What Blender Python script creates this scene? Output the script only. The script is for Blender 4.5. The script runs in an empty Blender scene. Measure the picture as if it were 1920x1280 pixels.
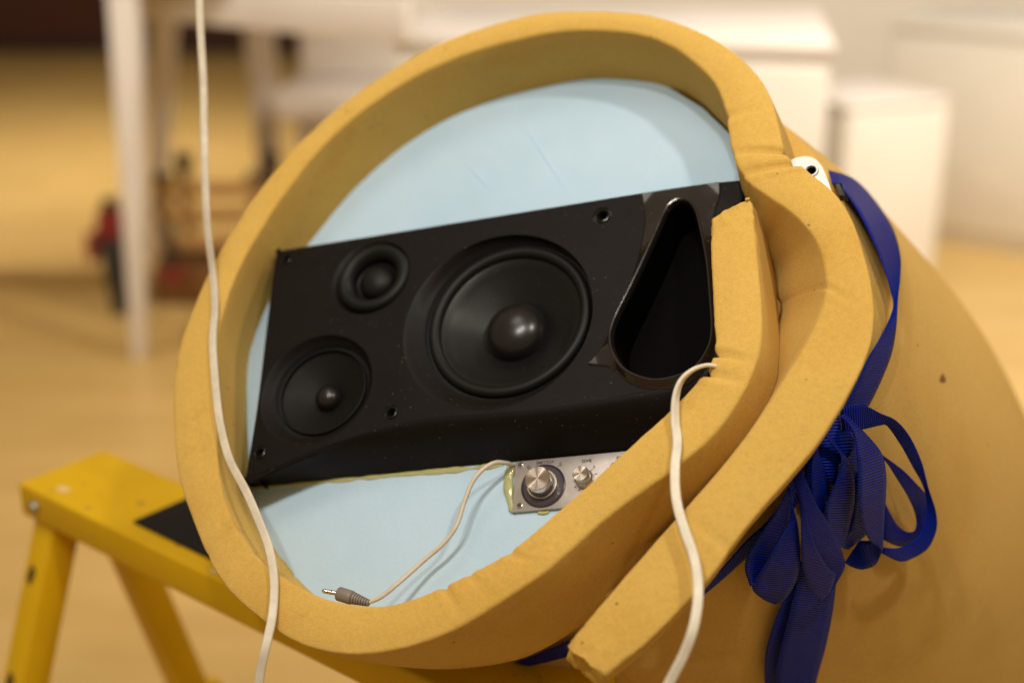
import bpy, bmesh, math, random
from mathutils import Vector, Matrix, noise
from mathutils.bvhtree import BVHTree
random.seed(4)
S = bpy.context.scene
COL = S.collection
R = math.radians

# ------------------------------------------------------------------ camera
CAM_H, PITCH, FPX = 1.3, 20.0, 2667.0
cam = bpy.data.cameras.new('camera'); camo = bpy.data.objects.new('camera', cam); COL.objects.link(camo)
cam.sensor_width = 36.0; cam.lens = FPX * 36 / 1920
camo.location = (0, 0, CAM_H); camo.rotation_euler = (R(90 - PITCH), 0, 0)
cam.clip_start = 0.05; cam.clip_end = 60
cam.dof.use_dof = True; cam.dof.focus_distance = 1.155; cam.dof.aperture_fstop = 1.95
cam.dof.aperture_blades = 0
S.camera = camo
S.render.resolution_x, S.render.resolution_y = 1024, 682

CP = Vector((0, 0, CAM_H))
cr = Vector((1, 0, 0)); cu = Vector((0, math.sin(R(PITCH)), math.cos(R(PITCH)))); cf = Vector((0, math.cos(R(PITCH)), -math.sin(R(PITCH))))
def ray(px, py):
    return cr * ((px - 960) / FPX) - cu * ((py - 640) / FPX) + cf
def at_depth(px, py, d): return CP + ray(px, py) * d
def at_z(px, py, z=0.0):
    r = ray(px, py); return CP + r * ((z - CAM_H) / r.z)
# frame of the foam drum's open face: N points out of it, W / U / V span it
TILT = R(36); ix, iy = -.57, .82
N = (cr * (ix * math.sin(TILT)) + cu * (iy * math.sin(TILT)) - cf * math.cos(TILT)).normalized()
O = at_depth(900, 640, 1.2)
U = (cr - N * cr.dot(N)).normalized(); V = N.cross(U).normalized()
def pl(px, py, t=0.0):          # point of the picture on the plane t metres behind the rim front
    r = ray(px, py); return CP + r * (((O - N * t - CP).dot(N)) / r.dot(N))
def uv(px, py, t=0.0):
    p = pl(px, py, t) - O; return Vector((p.dot(U), p.dot(V)))
def loc(u, v, t=0.0): return O + U * u + V * v - N * t

# ------------------------------------------------------------------ world, lamps, exposure
w = bpy.data.worlds.new('World'); S.world = w; w.use_nodes = True
w.node_tree.nodes['Background'].inputs[0].default_value = (1.0, .78, .50, 1)
w.node_tree.nodes['Background'].inputs[1].default_value = .39
S.view_settings.view_transform = 'Standard'; S.view_settings.look = 'None'
S.view_settings.exposure = -0.12; S.view_settings.gamma = 1.0
def lamp(name, pos, power, size, col=(1, .90, .75), aim=None, spread=180):
    l = bpy.data.lights.new(name, 'AREA'); l.shape = 'DISK'; l.size = size; l.energy = power; l.color = col; l.spread = R(spread)
    o = bpy.data.objects.new(name, l); COL.objects.link(o); o.location = pos
    d = (Vector(aim) - Vector(pos)) if aim is not None else Vector((0, 0, -1))
    o.rotation_euler = d.to_track_quat('-Z', 'Y').to_euler()
    return o
def ceiling(a, b, z=2.8):
    d = (N + U * a + V * b); return O + d * ((z - O.z) / d.z)
AIM = at_depth(1250, 300, 1.25)
WARM = (1, .93, .81)
lamp('ceiling_and_fill_lamp', ceiling(.07, .10), 5.6, .11, WARM, AIM, 100)
lamp('ceiling_and_fill_lamp', ceiling(.24, .20), 4.2, .11, WARM, AIM, 100)
lamp('ceiling_and_fill_lamp', ceiling(.85, .30), 5.0, .14, WARM, AIM, 100)
lamp('ceiling_panel', (-.62, 1.0, 2.8), 6.5, .7, WARM)
lamp('ceiling_and_fill_lamp', (-1.7, 5.4, 3.0), 36, .4, spread=95)
lamp('ceiling_and_fill_lamp', (-1.7, 2.1, 3.0), 13, .4, (1, .91, .80), (-1.0, 3.6, .6), 100)  # fill light added to brighten the white table legs and apron
lamp('ceiling_and_fill_lamp', (1.3, 2.0, 3.0), 28, .4, (1, .91, .80), (.8, 3.0, .6), 105)  # extra fill put in for the near cabinet and the drum's right side
lamp('ceiling_and_fill_lamp', (2.6, 2.6, 3.0), 38, .4, (1, .91, .80), (2.1, 4.2, .3), 110)  # added fill aimed at the cabinets on the far right

# ------------------------------------------------------------------ materials
def mat(name, col, rough=.5, metal=0, spec=.5, **kw):
    m = bpy.data.materials.new(name); m.use_nodes = True
    b = m.node_tree.nodes['Principled BSDF']
    b.inputs['Base Color'].default_value = (*col, 1); b.inputs['Roughness'].default_value = rough
    b.inputs['Metallic'].default_value = metal; b.inputs['Specular IOR Level'].default_value = spec
    for k, v in kw.items(): b.inputs[k.replace('_', ' ')].default_value = v
    return m
class NT:
    def __init__(s, m): s.m = m; s.t = m.node_tree; s.b = s.t.nodes['Principled BSDF']; s.tc = s.t.nodes.new('ShaderNodeTexCoord')
    def n(s, typ, **kw):
        x = s.t.nodes.new('ShaderNode' + typ)
        for k, v in kw.items():
            if hasattr(x, k): setattr(x, k, v)
            else: x.inputs[k.replace('_', ' ')].default_value = v
        return x
    def l(s, a, b): s.t.links.new(a, b)
    def noise(s, scale, detail=3, rough=.6, vec=None):
        x = s.n('TexNoise', Scale=scale, Detail=detail, Roughness=rough); s.l(vec or s.tc.outputs['Object'], x.inputs['Vector']); return x.outputs['Fac']
    def ramp(s, src, stops):
        x = s.t.nodes.new('ShaderNodeValToRGB'); s.l(src, x.inputs[0]); e = x.color_ramp.elements
        while len(e) < len(stops): e.new(.5)
        for q, (p, c) in zip(e, stops):
            q.position = p; q.color = (*c, 1) if isinstance(c, tuple) else (c, c, c, 1)
        return x.outputs['Color']
    def mix(s, fac, a, b, blend='MIX'):
        x = s.n('MixRGB', blend_type=blend)
        for i, v in enumerate((fac, a, b)):
            if hasattr(v, 'links'): s.l(v, x.inputs[i])
            else: x.inputs[i].default_value = v if i == 0 else (*v, 1)
        return x.outputs[0]
    def bump(s, h, strength, dist, normal=None):
        x = s.n('Bump', Strength=strength, Distance=dist); s.l(h, x.inputs['Height'])
        if normal: s.l(normal, x.inputs['Normal'])
        return x.outputs['Normal']
    def col(s, c): s.l(c, s.b.inputs['Base Color'])
    def nor(s, c): s.l(c, s.b.inputs['Normal'])
    def rgh(s, c): s.l(c, s.b.inputs['Roughness'])

def foam_mat(name, c0, c1, c2):
    m = mat(name, c0, .95, spec=.15); t = NT(m)
    t.b.inputs['Subsurface Weight'].default_value = .12; t.b.inputs['Subsurface Radius'].default_value = (1, .45, .15); t.b.inputs['Subsurface Scale'].default_value = .012
    m.node_tree.nodes['Principled BSDF'].inputs['Sheen Weight'].default_value = .12
    m.node_tree.nodes['Principled BSDF'].inputs['Sheen Roughness'].default_value = .6
    m.node_tree.nodes['Principled BSDF'].inputs['Sheen Tint'].default_value = (1, .8, .4, 1)
    big = t.noise(5, 4, .6)
    c = t.ramp(big, [(.32, c1), (.55, c0), (.75, c0)])
    st = t.noise(17, 5, .7)
    c = t.mix(t.ramp(st, [(.60, 0.0), (.78, .55)]), c, c2)
    gr = t.noise(900, 2, .7)
    c = t.mix(.45, c, t.ramp(gr, [(.25, .72), (.75, 1.12)]), 'MULTIPLY')
    mid = t.noise(230, 3, .7)
    c = t.mix(.3, c, t.ramp(mid, [(.3, .75), (.7, 1.1)]), 'MULTIPLY')
    vo = t.n('TexVoronoi', Scale=42.0); t.l(t.tc.outputs['Object'], vo.inputs['Vector'])
    sel = t.n('SeparateColor'); t.l(vo.outputs['Color'], sel.inputs[0])
    gt = t.n('Math', operation='GREATER_THAN'); t.l(sel.outputs[0], gt.inputs[0]); gt.inputs[1].default_value = .62
    dot = t.ramp(vo.outputs['Distance'], [(.035, 1.0), (.075, 0.0)])
    mm = t.n('Math', operation='MULTIPLY'); t.l(gt.outputs[0], mm.inputs[0]); t.l(dot, mm.inputs[1])
    m2 = t.n('Math', operation='MULTIPLY'); t.l(mm.outputs[0], m2.inputs[0]); m2.inputs[1].default_value = .6
    c = t.mix(m2.outputs[0], c, (.16, .085, .02))
    t.col(c)
    nb = t.bump(gr, .55, .0012)
    nb = t.bump(mid, .22, .0015, nb)
    nb = t.bump(mm.outputs[0], .6, -.002, nb)
    t.nor(nb); return m
M = {}
M['foam'] = foam_mat('yellow_foam', (.65, .408, .098), (.60, .352, .073), (.49, .258, .047))
M['foam_body'] = foam_mat('aged_foam', (.66, .41, .11), (.61, .36, .085), (.53, .285, .057))
M['foam_torn'] = foam_mat('torn_foam', (.68, .43, .08), (.58, .34, .05), (.44, .24, .04))
def blue_mat():
    m = mat('blue_foam_board', (.47, .66, .74), .6, spec=.3); t = NT(m)
    c = t.ramp(t.noise(7, 4, .6), [(.3, (.41, .575, .735)), (.7, (.475, .625, .77))])
    c = t.mix(t.ramp(t.noise(30, 5, .7), [(.62, 0.0), (.85, .35)]), c, (.56, .70, .78))
    c = t.mix(t.ramp(t.noise(11, 8, .75), [(.52, 0.0), (.72, .30)]), c, (.42, .52, .58))
    c = t.mix(t.ramp(t.noise(160, 3, .6), [(.72, 0.0), (.78, .35)]), c, (.36, .45, .48))
    t.col(c); t.nor(t.bump(t.noise(350, 3), .2, .0012, t.bump(t.noise(28, 4), .25, .004))); return m
M['blue'] = blue_mat()
M['glue'] = mat('yellowed_glue', (.70, .66, .30), .15, Transmission_Weight=.45)
def plastic(name, base, r0, r1, dust, spec=.28):
    m = mat(name, base, .4, spec=spec); t = NT(m)
    rr = t.ramp(t.noise(25, 5, .7), [(.3, r0), (.7, r1)]); t.rgh(rr)
    sp = t.ramp(t.noise(420, 2, .5), [(.725, 0.0), (.75, dust)])
    sm = t.ramp(t.noise(30, 6, .75), [(.58, 0.0), (.8, .35)])
    c = t.mix(sm, base, tuple(x * 2.2 + .004 for x in base)); c = t.mix(sp, c, (.20, .16, .12))
    t.col(c); t.nor(t.bump(t.noise(700, 2), .08, .0006)); return m
M['baffle'] = plastic('matt_black_plastic', (.0060, .0042, .0040), .42, .58, .5, .13)
M['gloss'] = plastic('gloss_black_plastic', (.010, .0072, .0070), .12, .26, .8, .7)
M['rubber'] = mat('black_rubber', (.0045, .0038, .0038), .5, spec=.22)
M['cap'] = mat('glossy_cap', (.008, .006, .006), .28, spec=.45)
M['chin'] = mat('shaded_plastic', (.005, .0038, .0034), .6, spec=.08)
M['port'] = mat('port_shade_black', (.0016, .0012, .0012), .6, spec=.03)  # near-black colour stands in for the shade deep inside the port
M['cone'] = plastic('black_cone', (.0062, .0054, .0052), .34, .46, .2, .22)
M['cone_matt'] = plastic('matt_cone', (.006, .0048, .0046), .5, .62, .15, .14)
M['hole'] = mat('black_hole', (.003, .003, .003), .8)
def steel(name, col, rough, aniso=0):
    m = mat(name, col, rough, 1); t = NT(m)
    if aniso:
        t.b.inputs['Anisotropic'].default_value = aniso
        tg = t.n('Tangent', direction_type='RADIAL', axis='Z'); t.l(tg.outputs[0], t.b.inputs['Tangent'])
    t.rgh(t.ramp(t.noise(60, 4), [(.3, rough * .85), (.7, rough * 1.3)])); return m
M['spun'] = steel('spun_aluminium', (.58, .50, .44), .20, .92)
M['chrome'] = steel('polished_metal', (.66, .60, .54), .16)
M['clip'] = mat('clip_steel', (.55, .53, .50), .30, .85)
M['knob_side'] = steel('satin_metal', (.62, .56, .50), .28)
def face_mat():
    m = mat('silver_face', (.44, .40, .38), .38, .55); t = NT(m)
    t.col(t.ramp(t.noise(60, 5, .7), [(.3, (.40, .36, .345)), (.7, (.50, .455, .43))])); return m
M['face'] = face_mat()
M['ink'] = mat('dark_print', (.03, .025, .03), .6)
M['knob_dark'] = mat('dark_ring', (.045, .035, .045), .3)
def cord_mat(name, c0, c1):
    m = mat(name, c0, .45); t = NT(m)
    t.col(t.ramp(t.noise(55, 5, .7), [(.35, c0), (.72, c1)])); t.nor(t.bump(t.noise(300, 2), .1, .0006)); return m
M['cord'] = cord_mat('aged_white_pvc', (.66, .585, .46), (.50, .42, .31))
M['cord2'] = cord_mat('white_pvc', (.76, .70, .58), (.60, .52, .40))
M['cable'] = cord_mat('cream_cable', (.60, .54, .44), (.50, .42, .32))
M['plug'] = mat('grey_plug', (.20, .165, .145), .5)
def ribbon_mat():
    m = mat('grosgrain', (.004, .008, .18), .40, spec=.42); m.node_tree.nodes['Principled BSDF'].inputs['Specular Tint'].default_value = (.12, .22, 1, 1)
    t = NT(m)
    sx = t.n('SeparateXYZ'); t.l(t.tc.outputs['UV'], sx.inputs[0])
    mu = t.n('Math', operation='MULTIPLY'); t.l(sx.outputs[0], mu.inputs[0]); mu.inputs[1].default_value = 2 * math.pi / .0025
    si = t.n('Math', operation='SINE'); t.l(mu.outputs[0], si.inputs[0])
    ma = t.n('MapRange'); t.l(si.outputs[0], ma.inputs[0]); ma.inputs[1].default_value = -1
    c = t.mix(ma.outputs[0], (.0005, .003, .08), (.0012, .020, .42))
    t.col(c); t.nor(t.bump(ma.outputs[0], .8, .0009))
    return m
M['ribbon'] = ribbon_mat()
def paint(name, c0, c1, rough, chip=None, cs=35):
    m = mat(name, c0, rough); t = NT(m)
    c = t.ramp(t.noise(6, 4), [(.3, c1), (.7, c0)])
    if chip: c = t.mix(t.ramp(t.noise(cs, 5, .7), [(.64, 0.0), (.70, .75)]), c, chip)
    t.col(c); t.nor(t.bump(t.noise(120, 3), .1, .001)); return m
M['yellow'] = paint('yellow_paint', (.72, .44, .006), (.64, .375, .004), .45, (.30, .16, .03))
M['yellow'].node_tree.nodes['Principled BSDF'].inputs['Specular IOR Level'].default_value = .25
M['pad'] = mat('black_pad', (.010, .008, .008), .6, spec=.2)
M['white'] = paint('white_paint', (.78, .72, .66), (.72, .66, .60), .45)
M['cream'] = paint('cream_paint', (.78, .735, .66), (.73, .69, .61), .5)
M['bag'] = mat('white_plastic', (.80, .77, .74), .6)
M['wood'] = paint('brown_wood', (.20, .085, .02), (.14, .055, .012), .5)
M['palewood'] = paint('pale_wood', (.48, .28, .10), (.40, .22, .07), .5)
M['carton'] = paint('cardboard', (.60, .48, .33), (.54, .43, .29), .7)
M['nick'] = mat('brown_mark', (.22, .09, .03), .8)
M['knotm'] = mat('dark_knot', (.10, .05, .01), .7)
M['knotm2'] = mat('worn_paint', (.42, .24, .02), .6)
M['scuff'] = mat('pale_scuff', (.70, .52, .22), .6)
M['red'] = mat('red_plastic', (.20, .010, .007), .6)
M['dark'] = mat('dark_plastic', (.02, .018, .014), .5)
M['maroon'] = paint('maroon_paint', (.075, .016, .009), (.06, .012, .007), .5)
M['boltm'] = mat('bolt_metal', (.5, .48, .45), .35, 1)
def floor_mat():
    m = mat('floor_wood', (.55, .36, .12), .32); t = NT(m)
    mp = t.n('Mapping'); mp.inputs['Scale'].default_value = (1.0, 5.5, 1); t.l(t.tc.outputs['Object'], mp.inputs[0])
    c = t.ramp(t.noise(1.3, 5, .6, mp.outputs[0]), [(.3, (.49, .315, .10)), (.7, (.59, .40, .145))])
    t.col(c); t.rgh(t.ramp(t.noise(3, 3), [(.3, .30), (.7, .42)])); return m
M['floor'] = floor_mat()

# ------------------------------------------------------------------ object helpers
def empty(name, base, label, cat, group=None):
    o = bpy.data.objects.new(name, None); o.empty_display_size = .05; COL.objects.link(o); o.location = base
    o['label'] = label; o['category'] = cat
    if group: o['group'] = group
    return o
def root_of(p):
    while p.parent: p = p.parent
    return p
def mesh_obj(name, verts, faces, m, parent=None, smooth=True, uvs=None, label=None, angle=None):
    base = Vector(root_of(parent).location) if parent else Vector((0, 0, 0))
    me = bpy.data.meshes.new(name); me.from_pydata([tuple(Vector(v) - base) for v in verts], [], faces)
    me.validate()
    if uvs:
        ul = me.uv_layers.new(name='UVMap')
        for l in me.loops: ul.data[l.index].uv = uvs[l.vertex_index]
    bm = bmesh.new(); bm.from_mesh(me); bmesh.ops.recalc_face_normals(bm, faces=bm.faces); bm.to_mesh(me); bm.free()
    if smooth:
        for p in me.polygons: p.use_smooth = True
        if angle: me.set_sharp_from_angle(angle=R(angle))
    if isinstance(m, str): me.materials.append(M[m])
    o = bpy.data.objects.new(name, me); COL.objects.link(o)
    if parent: o.parent = parent
    if label: o['label'] = label
    return o
def frame_box(name, org, ax, ay, az, size, m, parent, bevel=.002, seg=2):
    """box with one corner at org along unit axes ax, ay, az"""
    bm = bmesh.new(); bmesh.ops.create_cube(bm, size=1)
    for v in bm.verts:
        c = v.co + Vector((.5, .5, .5)); v.co = Vector(org) + ax * (c.x * size[0]) + ay * (c.y * size[1]) + az * (c.z * size[2])
    if bevel: bmesh.ops.bevel(bm, geom=bm.edges[:], offset=bevel, segments=seg, affect='EDGES', profile=.5)
    vs = [v.co.copy() for v in bm.verts]; bm.verts.index_update(); fs = [[v.index for v in f.verts] for f in bm.faces]; bm.free()
    return mesh_obj(name, vs, fs, m, parent, True, angle=40)
def hexa(name, bot, top, m, parent, bevel=.003):
    """tapered block between two quads"""
    bm = bmesh.new(); b = [bm.verts.new(p) for p in bot]; t = [bm.verts.new(p) for p in top]
    bm.faces.new(b[::-1]); bm.faces.new(t)
    for i in range(4): bm.faces.new((b[i], b[(i + 1) % 4], t[(i + 1) % 4], t[i]))
    bmesh.ops.recalc_face_normals(bm, faces=bm.faces)
    bmesh.ops.bevel(bm, geom=bm.edges[:], offset=bevel, segments=2, affect='EDGES', profile=.5)
    vs = [v.co.copy() for v in bm.verts]; bm.verts.index_update(); fs = [[v.index for v in f.verts] for f in bm.faces]; bm.free()
    return mesh_obj(name, vs, fs, m, parent, True, angle=40)
def crom(pts, n, closed=False):
    """centripetal-ish Catmull-Rom through n-dimensional tuples, n samples, even in arc length of the first two dims"""
    P = [Vector(p) for p in pts]; k = len(P); out = []
    segs = k if closed else k - 1
    for i in range(segs):
        p1, p2 = P[i], P[(i + 1) % k]
        p0 = P[(i - 1) % k] if (closed or i > 0) else p1 * 2 - p2
        p3 = P[(i + 2) % k] if (closed or i < k - 2) else p2 * 2 - p1
        for j in range(24):
            s = j / 24
            out.append(.5 * ((2 * p1) + (p2 - p0) * s + (2 * p0 - 5 * p1 + 4 * p2 - p3) * s * s + (3 * p1 - p0 - 3 * p2 + p3) * s ** 3))
    out.append(P[0].copy() if closed else P[-1].copy())
    L = [0]
    for a, b in zip(out, out[1:]): L.append(L[-1] + (b - a).length)
    res = []; j = 0; tot = L[-1]
    m = n if closed else n - 1
    for i in range(n):
        d = tot * i / m
        while j < len(L) - 2 and L[j + 1] < d: j += 1
        f = 0 if L[j + 1] == L[j] else (d - L[j]) / (L[j + 1] - L[j])
        res.append(out[j].lerp(out[j + 1], min(max(f, 0), 1)))
    return res
def nvec(*a):
    return Vector(a)

# ------------------------------------------------------------------ floor and wall
fl = mesh_obj('floor', [(-14, -4, 0), (14, -4, 0), (14, 16, 0), (-14, 16, 0)], [(0, 1, 2, 3)], 'floor', smooth=False); fl['kind'] = 'structure'
wy = at_z(60, 84).y
wl = mesh_obj('wall', [(-14, wy, 0.06), (14, wy - .9, 0.06), (14, wy - .9, 3.2), (-14, wy, 3.2), (-14, wy + .2, 0.06), (14, wy - .7, 0.06), (14, wy - .7, 3.2), (-14, wy + .2, 3.2)],
              [(0, 1, 2, 3), (4, 5, 6, 7), (0, 1, 5, 4), (3, 2, 6, 7), (0, 3, 7, 4), (1, 2, 6, 5)], 'maroon', smooth=False); wl['kind'] = 'structure'
sk = mesh_obj('skirting_board', [(-14, wy - .02, 0), (14, wy - .92, 0), (14, wy - .92, .055), (-14, wy - .02, .055), (-14, wy + .1, 0), (14, wy - .8, 0), (14, wy - .8, .055), (-14, wy + .1, .055)],
              [(0, 1, 2, 3), (4, 5, 6, 7), (0, 1, 5, 4), (3, 2, 6, 7), (0, 3, 7, 4), (1, 2, 6, 5)], 'dark', wl, smooth=False)

# ------------------------------------------------------------------ foam drum: rim strip
ST = [  # inner edge, outer edge of the strip's front, depth of front plane, inward lean of the back
 ((1334,414),(1407,374),.000,0),((1334,470),(1416,452),0,0),((1336,540),(1424,540),0,0),((1338,600),(1427,610),0,0),((1340,652),(1422,668),0,0),
 ((1314,706),(1398,730),0,0),((1262,762),(1345,806),0,0),((1185,834),(1258,882),0,0),((1065,942),(1150,962),0,0),((961,1032),(1035,1064),0,0),
 ((882,1075),(940,1130),0,.0),((813,1107),(850,1182),0,.008),((724,1132),(745,1216),0,.018),((634,1126),(640,1223),0,.026),((566,1104),(548,1200),0,.030),
 ((504,1065),(470,1148),0,.030),((461,1018),(412,1085),0,.026),((430,965),(370,1000),0,.024),((412,895),(336,895),0,.02),((406,800),(326,790),0,.012),
 ((406,700),(330,690),0,.006),((414,600),(352,600),0,0),((440,520),(390,508),0,0),((483,442),(440,425),0,0),((533,366),(492,351),0,0),((611,269),(566,264),0,0),
 ((730,172),(680,166),0,0),((855,108),(818,84),0,0),((980,73),(962,37),0,0),((1081,56),(1070,21),0,0),((1180,62),(1190,24),0,0),((1252,84),(1280,46),0,0),((1299,116),(1357,84),0,0),
 ((1340,156),(1415,132),0,0),((1359,203),(1446,182),0,0),((1365,244),(1460,232),0,0),((1371,281),(1470,282),0,.003),((1384,319),(1482,303),0,.008),((1402,344),(1512,322),0,.014),
 ((1440,372),(1565,365),0,.034),((1480,398),(1600,416),0,.05),((1525,445),(1624,478),0,.062),((1548,505),(1638,545),0,.071),((1545,560),(1636,620),0,.070),((1520,625),(1622,680),0,.062),
 ((1480,695),(1595,738),0,.04),((1430,775),(1545,818),.002,.036),((1380,842),(1482,895),.004,.034),((1310,925),(1402,985),.006,.032),((1240,1005),(1330,1080),.008,.030),((1165,1088),(1262,1152),.010,.028),
 ((1100,1164),(1198,1214),.012,.026),((1066,1208),(1132,1266),.014,.024)]
rows = []
for k_, (a, b, t, fl_) in enumerate(ST):
    A = uv(*a, t); B = uv(*b, t); li_ = fl_ if k_ > 35 else (-.014 if 19 <= k_ <= 23 else -.006 if k_ in (18, 24) else .006 if 13 <= k_ <= 16 else .002 if k_ == 17 else 0)
    rows.append(nvec((A.x + B.x) / 2, (A.y + B.y) / 2, A.x, A.y, B.x, B.y, t, fl_, li_))
NS = 620
path = crom(rows, NS)
def near_station(px, py):
    q = uv(px, py); return min(range(NS), key=lambda i: (Vector((path[i][0], path[i][1])) - q).length)
# creases: (station, depth, width along, inner weight, outer weight)
CR = []
for (px, py, dep, wd, wi, wo) in [(1440, 283, .0050, .0030, .15, 1), (1452, 312, .0058, .0034, .30, 1), (1412, 208, .0016, .004, 1, .0), (1368, 668, .0050, .0024, 1, .0), (1350, 708, .0050, .0028, 1, .0), (1362, 690, .0015, .009, 1, .1), (1590, 560, .0012, .003, 1, .0),
                              (1000, 1062, .0015, .003, 1, 0), (850, 1130, .0022, .003, 1, 0), (905, 1095, .0014, .003, 1, 0), (1330, 1000, .0012, .003, .1, 1), (468, 1050, .002, .004, 1, .0), (430, 1000, .002, .004, .7, .4)]:
    CR.append((near_station(px, py), dep, wd, wi, wo))
seglen = sum((Vector((path[i + 1][0], path[i + 1][1])) - Vector((path[i][0], path[i][1]))).length for i in range(NS - 1)) / (NS - 1)
D = .105
def depth_at(i): return .105 - .037 * min(max((i - NS * .80) / (NS * .14), 0), 1)
rc = .0024
verts, faces = [], []
ENDN = 12
def strip_xy(i, xx, yy):
    """surface point of the strip: xx metres across from the inner edge, yy metres behind the front"""
    p = path[i]; A = Vector((p[2], p[3])); B = Vector((p[4], p[5])); t0, lean = p[6], p[7]
    d = (B - A); wdt = d.length; d.normalize(); x = min(max(xx / wdt, 0), 1); D = depth_at(i)
    q = A + d * xx - d * ((lean * x + p[8] * (1 - x)) * yy / D)
    bow = math.sin(math.pi * min(yy / D, 1))
    q = q + d * (bow * (.003 * x - .001 * (1 - x)))
    t = t0 + yy
    fw = max(0, 1 - yy / .03)
    t -= .0022 * math.sin(math.pi * x) * fw
    for (s0, dep, wd, wi, wo) in CR:
        ds = (i - s0) * seglen
        if abs(ds) < wd * 4:
            g = math.exp(-(ds / wd) ** 2); wgt = wi * (1 - x) + wo * x
            sh = math.exp(-((abs(ds) - wd * 2.1) / (wd * 1.2)) ** 2)
            t += dep * (g - .35 * sh) * wgt * fw
            q += d * (dep * .8 * g * (wi * max(0, 1 - x * 4) - wo * max(0, x * 4 - 3)))
    P = loc(q.x, q.y, t)
    e = max(0, 1 - min(i, NS - 1 - i) / ENDN)
    nz = noise.noise_vector(P * 11) * .0020 + noise.noise_vector(P * 60) * .0003 + noise.noise_vector(P * 260) * .00022
    if e: nz += noise.noise_vector(P * 90) * (.0016 * e) + noise.noise_vector(P * 240) * (.0014 * e)
    return P + nz
def strip_point(i, x, y):
    wdt = Vector((path[i][4] - path[i][2], path[i][5] - path[i][3])).length
    return strip_xy(i, x * wdt, y * depth_at(i))
for i in range(NS):
    p = path[i]; wdt = (Vector((p[4] - p[2], p[5] - p[3]))).length; D = depth_at(i)
    q = []
    for k in range(5): a = math.pi / 2 * k / 4; q.append((rc - rc * math.cos(a), rc - rc * math.sin(a)))
    for k in range(1, 14): q.append((rc + (wdt - 2 * rc) * k / 14, 0))
    for k in range(5): a = math.pi / 2 * k / 4; q.append((wdt - rc + rc * math.sin(a), rc - rc * math.cos(a)))
    for k in range(1, 9): q.append((wdt, rc + (D - rc) * k / 8))
    for k in range(1, 6): q.append((wdt * (1 - k / 6), D))
    for k in range(0, 8): q.append((0, D - (D - rc) * k / 8))
    for (a, b) in q: verts.append(strip_xy(i, a, b))
    ns = len(q)
D = .105
for i in range(NS - 1):
    for k in range(ns):
        a = i * ns + k; b = i * ns + (k + 1) % ns
        faces.append((a, b, b + ns, a + ns))
drum_base = loc(.05, -.05, .75); drum_base.z = 0
drum = empty('foam_drum', drum_base, 'large yellow foam drum lying tilted with open blue-backed end', 'foam drum')
rim = mesh_obj('foam_rim', verts, faces, 'foam', drum)
# torn end faces of the strip
def torn_end(i, sign):
    g = 26; vs, fs = [], []; h = 34
    p = path[i]; q = path[i + (1 if sign < 0 else -1)]
    dirv = (loc(p[0], p[1], p[6]) - loc(q[0], q[1], q[6])).normalized()
    for a in range(g + 1):
        for b in range(h + 1):
            x = a / g; y = b / h
            x2 = min(max(x, .02), .98); P = strip_point(i, x2, min(max(y, .015), .99))
            edge = min(a, g - a, b, h - b)
            f = min(edge / 3, 1.0)
            r = (noise.noise(P * 45) * .006 + noise.noise(P * 120) * .0045 + noise.noise(P * 330) * .002 + .004)
            P = P + dirv * (r * f - (.002 if edge == 0 else 0)) + noise.noise_vector(P * 210) * .0012 * (1 if edge < 2 else .4)
            vs.append(P)
    for a in range(g):
        for b in range(h):
            k = a * (h + 1) + b; fs.append((k, k + 1, k + h + 2, k + h + 1))
    return mesh_obj('torn_end', vs, fs, 'foam_torn', rim)
torn_end(0, -1); torn_end(NS - 1, 1)
# ragged crumbs of torn foam at the two ends
def crumbs(px, py, t, n, spread, name='foam_crumb'):
    for k in range(n):
        c = pl(px + random.gauss(0, spread[0]), py + random.gauss(0, spread[1]), t) + N * random.uniform(-.002, .001)
        r = random.uniform(.0010, .0020); bm = bmesh.new(); bmesh.ops.create_icosphere(bm, subdivisions=2, radius=r)
        vs = [c + v.co * (1 + noise.noise((v.co + c) * 500) * .6) for v in bm.verts]; bm.verts.index_update()
        fs = [[v.index for v in f.verts] for f in bm.faces]; bm.free()
        mesh_obj(name, vs, fs, 'foam_torn', rim)
crumbs(1399, 374, 0, 3, (3, 2)); crumbs(1130, 1264, .022, 3, (6, 3))

# ------------------------------------------------------------------ blue backing board
TP = .072
ic = [(1377,312),(1346,269),(1299,222),(1237,184),(1159,159),(1081,148),(1002,153),(940,170),(855,203),(777,241),(711,287),(655,337),(605,400)]
pts = [uv(*p, TP) for p in ic]
cen = Vector((0.0, 0.0))
left = [i for i in range(NS) if near_station(500, 430) >= i >= near_station(1300, 770)]
for i in left[::-6]:
    p = path[i]; A = Vector((p[2], p[3])); B = Vector((p[4], p[5])); d = (B - A).normalized()
    pts.append(A - d * (p[8] * TP / D))
pts += [uv(1365, 700, TP), uv(1390, 560, TP), uv(1400, 400, TP)]
cen = sum(pts, Vector((0, 0))) / len(pts)
pts = [p + (p - cen).normalized() * .014 for p in pts]
vs, fs = [], []
n = len(pts)
for t in (TP, TP + .02):
    for p in pts: vs.append(loc(p.x, p.y, t))
fs = [list(range(n)), list(range(n, 2 * n))] + [(i, (i + 1) % n, n + (i + 1) % n, n + i) for i in range(n)]
board = mesh_obj('backing_board', vs, fs, 'blue', drum, smooth=False, label='pale blue foam board closing the drum')
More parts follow.
